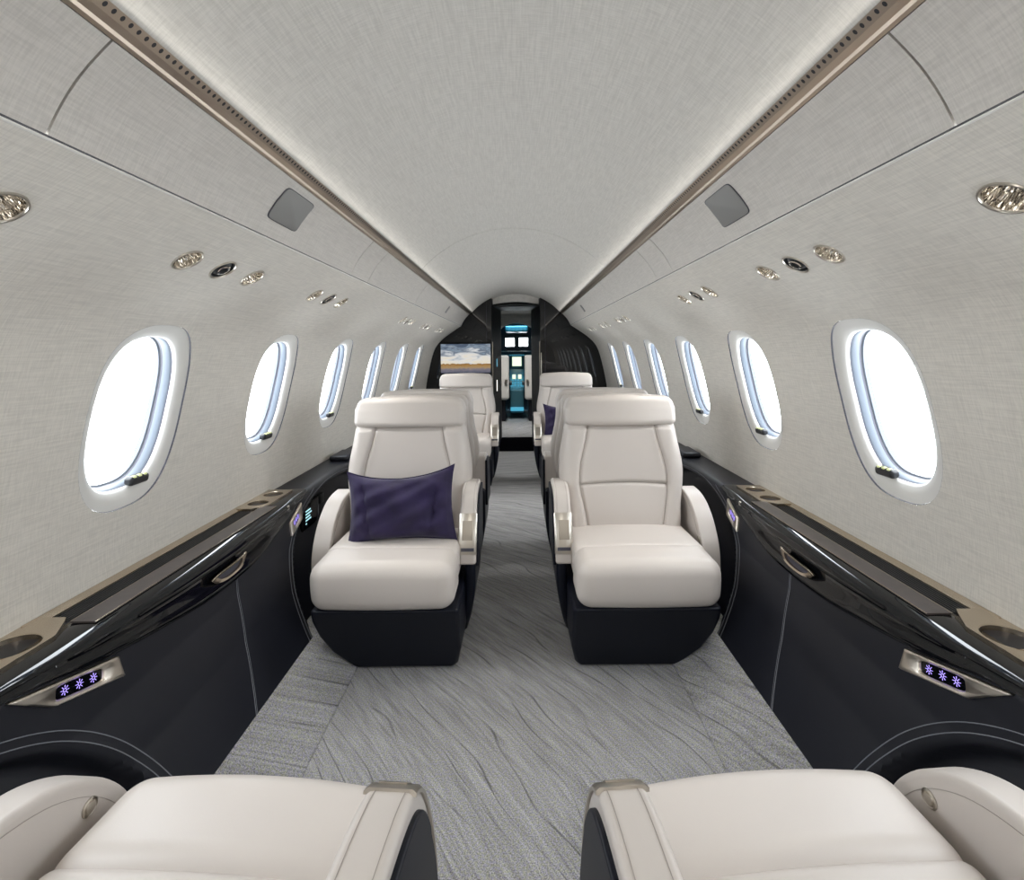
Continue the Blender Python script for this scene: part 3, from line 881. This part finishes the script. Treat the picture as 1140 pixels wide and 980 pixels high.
# ------------------------------------------------------------------ pillows
def pillow(loc, rot, label, w=.212, h=.140, th=.075):
    n = 40; V = []; F = []
    for side in (1, -1):
        for i in range(n+1):
            for j in range(n+1):
                u = -1+2*i/n; v = -1+2*j/n
                pin = 1-.17*(1-abs(u)**2.5)*abs(v)**2; pin2 = 1-.09*(1-v*v)*abs(u)**2
                x = w*u*pin2; z = h*v*pin*(1+.06*abs(u))
                e = (1-min(1, abs(u)/.96)**2.4)*(1-min(1, abs(v)/.95)**2.4)
                y = th*max(0, e)**.55
                wr = .005*math.sin(7*u+5*v+1)*(1-u*u)+.004*math.sin(12*v-8*u)*(1-v*v)-.010*math.exp(-((abs(u)-.62-.12*v)/.05)**2)*(1-v*v)+.004*math.exp(-((u*v-.35)/.1)**2)
                y = y+1.6*wr*min(1, e*3)+.0025
                z += -.010*(1-u*u)*(1 if v > 0 else .0)*v
                V.append(Vector((x, -side*y, z)))
    m = (n+1)**2
    for s in range(2):
        for i in range(n):
            for j in range(n):
                a = s*m+i*(n+1)+j; q = (a, a+n+1, a+n+2, a+1); F.append(q if s else q[::-1])
    for i in range(n):
        for (a, b) in ((i*(n+1), (i+1)*(n+1)), (i*(n+1)+n, (i+1)*(n+1)+n), (i, i+1), (n*(n+1)+i, n*(n+1)+i+1)):
            F.append((a, b, b+m, a+m))
    o = mesh('throw_pillow', V, F, 'velvet'); o.location = loc; o.rotation_euler = rot
    return tag(o, label, 'pillow', 'violet throw pillows')
pillow((-.436, 1.945, .535), (math.radians(-14), math.radians(-3.0), math.radians(3)), 'violet velvet pillow leaning on the backrest of the left facing seat')
pillow((.445, 4.33, .535), (math.radians(-14), 0, 0), 'violet pillow on the far right seat, half hidden behind the nearer seat')

# ------------------------------------------------------------------ forward bulkhead
def wall_x(dz):
    # inner outline of the cabin at height dz
    if dz > .302:
        if dz > .437: return math.sqrt(max(0, R0**2-(dz-CZ)**2))
        return lin(dz, [.302, .437], [.632, .54])
    for i in range(len(PROF)-1):
        if PROF[i].y >= dz >= PROF[i+1].y:
            t = (PROF[i].y-dz)/(PROF[i].y-PROF[i+1].y); return PROF[i].x*(1-t)+PROF[i+1].x*t
    return .9
for sd in (-1, 1):
    zs = [.62-.0175*k for k in range(100)]
    out = [(max(.282, wall_x(z)+.012), z) for z in zs if z >= -1.13]
    poly = [(.280, .63)]+out+[(.88, -1.128), (.280, -1.128)]
    n = len(poly)
    V = [(sd*a, Y_FWD-.012, ZC+c) for a, c in poly]+[(sd*a, Y_FWD+.03, ZC+c) for a, c in poly]
    F = [tuple(range(n)), tuple(range(n, 2*n))]+[(i, (i+1) % n, n+(i+1) % n, n+i) for i in range(n)]
    o = struct(mesh('wall_front_'+SIDE[sd], V, F, 'bulk', smooth=False))
    g = G()
    g.add(*box(sd*.335-.0015, sd*.335+.0015, Y_FWD-.0135, Y_FWD-.012, .1, 1.70))
    g.obj('panel_joint', ['gasket'], o, smooth=False)
    # funnel walls of the passage
    g = G()
    V = [(sd*.280, Y_FWD, 0), (sd*.200, 6.60, 0), (sd*.200, 6.60, 1.75), (sd*.280, Y_FWD, 1.75), (sd*.32, Y_FWD+.03, 0), (sd*.6, 6.60, 0), (sd*.6, 6.60, 1.75), (sd*.32, Y_FWD+.03, 1.75)]
    F = [(0, 1, 2, 3), (4, 5, 6, 7), (0, 1, 5, 4), (3, 2, 6, 7), (1, 2, 6, 5), (0, 3, 7, 4)]
    g.add(V, F); o = struct(g.obj('wall_passage_'+SIDE[sd], ['bulkrough'], smooth=False))
    g = G(); g.add(*box(sd*.272-.003, sd*.272+.003, Y_FWD+.06, Y_FWD+.075, .35, 1.25)); g.obj('edge_strip', ['nickelb'], o, smooth=False)
# arched header over the passage
g = G(); M = 16; rows = []
low = [(-.29+.58*k/M, ZC+.538+.020*math.cos(PI/2*(-1+2*k/M))) for k in range(M+1)]
V = [(x, y, z) for y in (Y_FWD+.16, 6.0) for x, z in low+[(.32, ZC+.70), (-.32, ZC+.70)]]
n = len(low)+2
F = [tuple(range(n)), tuple(range(n, 2*n))]+[(i, (i+1) % n, n+(i+1) % n, n+i) for i in range(n)]
g.add(V, F); struct(g.obj('door_1', ['bulkrough'], smooth=False))
low = [(-.285+.57*k/M, ZC+.560+.030*math.cos(PI/2*(-1+2*k/M))) for k in range(M+1)]
V = [(x, y, z) for y in (Y_FWD+.12, Y_FWD+.155) for x, z in low+[(.31, ZC+.70), (-.31, ZC+.70)]]
n = len(low)+2
F = [tuple(range(n)), tuple(range(n, 2*n))]+[(i, (i+1) % n, n+(i+1) % n, n+i) for i in range(n)]
struct(mesh('ceiling_header', V, F, 'ceil'))
g = G(); g.add(*box(-.30, .30, 6.0, 6.62, ZC+.545, ZC+.57)); struct(g.obj('ceiling_passage', ['bulkrough'], smooth=False))

# wall screen -------------------------------------------------------------
def screen():
    m, nt, b = newmat('screen_picture'); L = nt.links.new
    uv = nt.nodes.new('ShaderNodeTexCoord'); sep = nt.nodes.new('ShaderNodeSeparateXYZ'); L(uv.outputs['Generated'], sep.inputs[0])
    def mth(op, a, c=None, d=None):
        n = nt.nodes.new('ShaderNodeMath'); n.operation = op
        for i, v in enumerate((a, c, d)):
            if v is None: continue
            if hasattr(v, 'is_linked'): L(v, n.inputs[i])
            else: n.inputs[i].default_value = v
        return n.outputs[0]
    mp = nt.nodes.new('ShaderNodeMapping'); mp.inputs['Scale'].default_value = (3.2, 1, 7.5); mp.inputs['Rotation'].default_value = (0, -.25, 0)
    L(uv.outputs['Generated'], mp.inputs['Vector'])
    no = nt.nodes.new('ShaderNodeTexNoise'); no.inputs['Scale'].default_value = 1.0; no.inputs['Detail'].default_value = 5; no.inputs['Distortion'].default_value = .6
    L(mp.outputs[0], no.inputs['Vector'])
    h = mth('MULTIPLY_ADD', sep.outputs['Z'], .62, mth('MULTIPLY', mth('SUBTRACT', no.outputs['Fac'], .5), 1.0))
    sky = nt.nodes.new('ShaderNodeValToRGB'); e = sky.color_ramp.elements
    e[0].position = .12; e[0].color = (.95, .85, .66, 1); e[1].position = .75; e[1].color = (.10, .15, .24, 1)
    for p, c in ((.30, (.90, .88, .84, 1)), (.40, (.62, .66, .70, 1)), (.48, (.13, .17, .24, 1)), (.56, (.30, .38, .47, 1)), (.62, (.07, .10, .16, 1))):
        k = e.new(p); k.color = c
    L(h, sky.inputs['Fac'])
    n2 = nt.nodes.new('ShaderNodeTexNoise'); n2.inputs['Scale'].default_value = 14; n2.inputs['Detail'].default_value = 4; L(uv.outputs['Generated'], n2.inputs['Vector'])
    gnd = nt.nodes.new('ShaderNodeValToRGB'); e = gnd.color_ramp.elements
    e[0].position = .0; e[0].color = (.10, .11, .16, 1); e[1].position = .36; e[1].color = (.10, .045, .012, 1)
    for p, c in ((.12, (.22, .20, .24, 1)), (.19, (.45, .30, .14, 1)), (.27, (.42, .22, .06, 1))):
        k = e.new(p); k.color = c
    L(mth('MULTIPLY_ADD', mth('SUBTRACT', n2.outputs['Fac'], .5), .16, sep.outputs['Z']), gnd.inputs['Fac'])
    hz = mth('LESS_THAN', mth('MULTIPLY_ADD', mth('SUBTRACT', n2.outputs['Fac'], .5), .14, sep.outputs['Z']), .31)
    mx = nt.nodes.new('ShaderNodeMix'); mx.data_type = 'RGBA'; L(hz, mx.inputs['Factor']); L(sky.outputs['Color'], mx.inputs['A']); L(gnd.outputs['Color'], mx.inputs['B'])
    L(mx.outputs['Result'], b.inputs['Emission Color']); b.inputs['Emission Strength'].default_value = .36
    b.inputs['Base Color'].default_value = (.01, .01, .01, 1); b.inputs['Roughness'].default_value = .15
    MT['picture'] = m
    y = Y_FWD-.012
    root = empty('wall_screen', (-.575, y, ZC-.068)) 
    g = G(); g.add(*rbox((0, -.014, -.030), (.292, .014, .215), .008, (4, 1, 4), 2)); g.obj('bezel', ['gloss'], root)
    g = G(); g.add(*box(-.283, .283, -.0300, -.0282, -.165, .165)); g.obj('display', ['picture'], root, smooth=False)
    for k, w in enumerate((.012, .010, .005, .005, .005, .005)):
        x = (-.235, -.155, -.085, -.035, .02, .05)[k]
        g = G(); g.add(*rbox((x, -.0285, -.200), (w, .002, .008), .0015, (1, 1, 1), 2)); g.obj('button', ['nickelb'], root)
    tag(root, 'flat wall screen showing a cloudy sunset over a brown field, on the black bulkhead', 'screen')
screen()
# thin bright handles on the bulkhead
for x, z0, z1, lb in ((-.287, .80, 1.02, 'tall slim metal pull on the bulkhead edge between screen and passage'), (.287, .80, 1.12, 'tall slim metal pull on the bulkhead edge right of the passage')):
    g = G(); g.add(*rbox((0, 0, 0), (.004, .006, (z1-z0)/2), .003, (1, 1, 4), 2)); o = g.obj('door_pull', ['nickelb']); o.location = (x, Y_FWD-.0185, (z0+z1)/2); tag(o, lb, 'handle')

# ------------------------------------------------------------------ flight deck seen through the passage
MT['teal'] = simple('blue_glow_panel', (.05, .16, .20), .45)  # blue glow of the screens tinted into the panel colour
MT['tealdark'] = simple('blue_glow_dark', (.012, .035, .055), .4)  # same blue glow tint in a darker tone
MT['cream'] = simple('crew_leather', (.66, .64, .60), .5)
MT['scr1'] = emis('screen_green', (.80, .95, .70), .6)
MT['scr2'] = emis('cyan_glow', (.10, .55, .80), .35)
MT['led'] = emis('lamp_red', (1, .12, .05), 1.5)
for sd in (-1, 1):
    g = G(); g.add(*box(sd*.62, sd*.80, 6.62, 9.9, -.03, 1.9)); struct(g.obj('wall_flightdeck_'+SIDE[sd], ['tealdark'], smooth=False))
    g = G(); g.add(*box(sd*.20, sd*.62, 6.60, 6.66, 0, 1.8)); struct(g.obj('wall_galley_'+SIDE[sd], ['bulkrough'], smooth=False))
g = G(); g.add(*box(-.8, .8, 6.62, 7.9, ZC+.60, ZC+.66)); struct(g.obj('ceiling_galley', ['ceil'], smooth=False))
# arch at the flight deck entry
g = G(); M = 14
low = [(-.27+.54*k/M, ZC+.33+.13*math.cos(PI/2*(-1+2*k/M))**.6) for k in range(M+1)]
V = [(x, y, z) for y in (7.9, 8.0) for x, z in [(-.27, 0)]+low+[(.27, 0), (.62, 0), (.62, 1.85), (-.62, 1.85), (-.62, 0)]]
n = M+1+6
F = [(i, (i+1) % n, n+(i+1) % n, n+i) for i in range(n-1)]
# front face as quads: sides and header
g.add(V, F)
g.add(*box(-.62, -.27, 7.9, 8.0, 0, 1.85)); g.add(*box(.27, .62, 7.9, 8.0, 0, 1.85))
for k in range(M):
    (x0, z0), (x1, z1) = low[k], low[k+1]
    g.add([(x0, 7.9, z0), (x1, 7.9, z1), (x1, 7.9, 1.85), (x0, 7.9, 1.85)], [(0, 1, 2, 3)])
struct(g.obj('door_2', ['ceil'], smooth=False))
g = G(); g.add(*box(-.8, .8, 8.0, 9.9, 1.66, 1.72)); struct(g.obj('ceiling_flightdeck', ['teal'], smooth=False))
# windshield wall with two openings
g = G()
for a in ((-.8, -.215, 0, 1.75), (.215, .8, 0, 1.75), (-.215, .215, 0, 1.24), (-.215, .215, 1.40, 1.75), (-.045, .045, 1.23, 1.41)):
    g.add(*box(a[0], a[1], 9.62, 9.68, a[2], a[3]))
struct(g.obj('wall_windshield', ['tealdark'], smooth=False))
for i, x in enumerate((-.13, .13)):
    o = mesh('window_%d' % (17+i), [(x-.09, 9.65, 1.235), (x+.09, 9.65, 1.235), (x+.09, 9.65, 1.405), (x-.09, 9.65, 1.405)], [(0, 1, 2, 3)], 'glass', smooth=False); struct(o)
def flight():
    r = empty('overhead_panel', (0, 9.2, 1.45))
    g = G(); g.add(*rbox((0, 0, .09), (.20, .35, .05), .02, (4, 4, 1), 2)); g.obj('housing', ['teal'], r)
    g = G()
    for i in range(5):
        for j in range(4): g.add(*box(-.15+.07*i, -.11+.07*i, -.353, -.349, .055+.018*j, .065+.018*j))
    g.obj('switch_row', ['scr2'], r, smooth=False)
    tag(r, 'blue lit overhead switch panel above the windshield', 'overhead panel')
    r = empty('instrument_panel', (0, 9.35, .80))
    g = G(); g.add(*rbox((0, 0, .16), (.45, .08, .19), .03, (6, 1, 4), 2)); g.obj('housing', ['teal'], r)
    g = G(); g.add(*rbox((0, -.04, .315), (.45, .12, .025), .02, (6, 1, 1), 2)); g.obj('glareshield', ['tealdark'], r)
    for k, x in enumerate((-.30, 0, .30)):
        g = G(); g.add(*box(x-.085, x+.085, -.088, -.082, .07, .24)); g.obj('display', ['scr1' if x == 0 else 'scr2'], r, smooth=False)
    g = G()
    for i in range(7): g.add(*box(-.13+.04*i, -.11+.04*i, -.088, -.081, .262, .280))
    g.obj('switch_row', ['scr2'], r, smooth=False)
    tag(r, 'teal lit instrument panel with glowing displays below the windshield', 'instrument panel')
    r = empty('centre_console', (0, 8.75, 0))
    sec = [(8.45, .10), (8.45, .48), (8.60, .62), (9.05, .80), (9.25, .82), (9.25, .10)]
    V = [(sx*(.115 if z < .5 else .13), y-8.75, z) for sx in (-1, 1) for y, z in sec]; n = len(sec)
    bev(mesh('body', V, [tuple(range(n)), tuple(range(n, 2*n))]+[(i, (i+1) % n, n+(i+1) % n, n+i) for i in range(n)], 'teal', r, smooth=False), .01, 2)
    for (x, y, z) in ((-.05, -.02, .705), (.05, -.02, .705)):
        V, F = box(x-.03, x+.03, y-.05, y+.05, z-.02, z+.012); g = G(); g.add([(a, b, c+(b-y)*.4) for a, b, c in V], F); g.obj('display', ['scr1'], r, smooth=False)
    g = G()
    for i in range(4):
        for j in range(3): g.add(*rbox((-.075+.05*i, -.25+.05*j, .56+.045*j), (.012, .010, .012), .004, (1, 1, 1), 2))
    g.obj('knob_rows', ['scr2'], r)
    g = G(); g.add(*rbox((0, -.32, .17), (.11, .03, .03), .01, (2, 1, 1), 2)); g.obj('glow_foot_rail', ['scr2'], r)  # rail made to glow, standing in for blue light low down
    tag(r, 'teal-tinted centre console with lit knobs between the crew seats', 'console')
    r0 = None
    for sd in (-1, 1):
        r = empty('crew_seat', (sd*.34, 8.15, 0)); 
        def fx(v): return Vector((v[0], v[1]+.10*(v[2]-.5), v[2]))
        g = G(); g.add(*rbox((0, -.05, .72), (.215, .055, .36), .045, (4, 1, 8), 4, fx)); g.obj('backrest', ['cream'], r)
        g = G(); g.add(*rbox((0, .17, .42), (.21, .22, .06), .04, (4, 4, 1), 3)); g.obj('seat', ['cream'], r)
        g = G(); g.add(*rbox((0, .12, .19), (.16, .16, .18), .03, (2, 2, 2), 3)); g.obj('base', ['navy'], r)
        g = G(); g.add(*rbox((-sd*.235, .10, .62), (.022, .17, .03), .018, (1, 4, 1), 3)); g.obj('armrest', ['darkplastic'], r)
        g = G(); g.add(*rbox((-sd*.17, -.115, .66), (.02, .012, .035), .008, (1, 1, 1), 2)); g.obj('adjuster', ['nickel'], r)
        tag(r, 'pale crew seat on the %s of the flight deck, seen through the passage' % SIDE[sd], 'crew seat', 'crew seats in the flight deck')
flight()
for z, lb in ((1.00, 'small glowing plate added as the upper glint on the passage wall'), (.72, 'small glowing strip added as the lower glint on the passage wall')):
    g = G(); g.add(*rbox((0, 0, 0), (.004, .03, .05 if z > .9 else .07), .003, (1, 2, 2), 2)); o = g.obj('passage_glint', ['bulb' if z < .9 else 'scr2']); o.location = (-.243, 6.18, z); o.rotation_euler = (0, 0, math.atan2(.08, .85)*-1+0)
    tag(o, lb, 'glint')  # self-lit pieces stand in for glints on the black wall

# ------------------------------------------------------------------ rear wall behind the camera
g = G(); g.add(*box(-1.1, 1.1, Y_AFT-.05, Y_AFT, -.03, 1.86)); struct(g.obj('wall_back', ['ceil'], smooth=False))

# ------------------------------------------------------------------ light
wd = bpy.data.worlds.new('World'); SC.world = wd; wd.use_nodes = True
wd.node_tree.nodes['Background'].inputs['Color'].default_value = (.93, .97, 1.0, 1)
wd.node_tree.nodes['Background'].inputs['Strength'].default_value = 6.5
def area(name, loc, rot, sx, sy, power, col=(1, .95, .88), portal=False, spread=PI):
    l = bpy.data.lights.new(name, 'AREA'); l.shape = 'RECTANGLE'; l.size = sx; l.size_y = sy; l.energy = power; l.color = col; l.spread = spread
    if portal: l.cycles.is_portal = True
    o = bpy.data.objects.new(name, l); o.location = loc; o.rotation_euler = rot; COL.objects.link(o); return o
for sd in (-1, 1):
    for y in WIN_Y:
        c = W(sd, y, S_WC, .075); n_ = N(S_WC)
        d = Vector((-sd*n_[0], 0, -n_[1]))
        o = area('window_portal', c, (0, 0, 0), .30, .42, 1, portal=True)
        o.rotation_euler = d.to_track_quat('-Z', 'Y').to_euler()
    # added fill: wash strip along the rail, shining up into the ceiling vault
    o = area('cove_fill_light', (sd*.49, 2.1, ZC+.445), (0, 0, 0), 7.2, .02, .7)
    o.rotation_euler = Vector((-sd*.9, 0, .5)).to_track_quat('-Z', 'Y').to_euler()
o = area('aft_fill_light', (0, -.75, 1.76), (math.radians(12), 0, 0), .7, 1.4, 9, (1, .96, .90))  # unseen fill lamp added behind the camera
# the reading lamps over the windows
for sd in (-1, 1):
    for y, k in LIGHT_Y:
        if k != 'lamp': continue
        l = bpy.data.lights.new('reading_spot', 'SPOT'); l.energy = 1.7 if y < 1.0 else 2.2 if y < 1.8 else 2.9; l.color = (1, .96, .90); l.spot_size = math.radians(85); l.spot_blend = 1; l.shadow_soft_size = .02
        o = bpy.data.objects.new('reading_spot', l); o.location = W(sd, y, S_L, -.012)
        o.rotation_euler = Vector((-sd*.42, 0, -1)).to_track_quat('-Z', 'Y').to_euler(); COL.objects.link(o)
# flight deck glow
area('flightdeck_light', (0, 9.0, 1.65), (0, 0, 0), .4, .5, 5, (.25, .75, 1), spread=math.radians(120))
area('galley_light', (0, 7.35, 1.725), (0, 0, 0), .3, .3, 4.5, (1, .97, .92), spread=math.radians(120))
area('crew_fill_light', (0, 7.55, 1.72), (0, 0, 0), .5, .06, 1.2, (.95, .97, 1), spread=math.radians(130))  # fill lamp added to brighten the crew seats

# ------------------------------------------------------------------ camera
cam = bpy.data.cameras.new('camera'); co = bpy.data.objects.new('camera', cam); COL.objects.link(co)
co.location = (.020, 0, ZC); co.rotation_euler = (math.radians(90), math.radians(.55), 0)
cam.sensor_width = 36; cam.sensor_fit = 'HORIZONTAL'; cam.lens = 558/1140*36; cam.shift_x = (570-576.5)/1140; cam.shift_y = (392-490)/1140
cam.clip_start = .02
SC.camera = co
SC.view_settings.view_transform = 'Standard'; SC.view_settings.look = 'None'; SC.view_settings.gamma = 1; SC.view_settings.use_curve_mapping = False
SC.view_settings.exposure = 1.10
SC.cycles.max_bounces = 10; SC.cycles.diffuse_bounces = 6; SC.cycles.glossy_bounces = 5; SC.cycles.transparent_max_bounces = 8
SC.cycles.use_denoising = True
SC.cycles.sample_clamp_indirect = 6
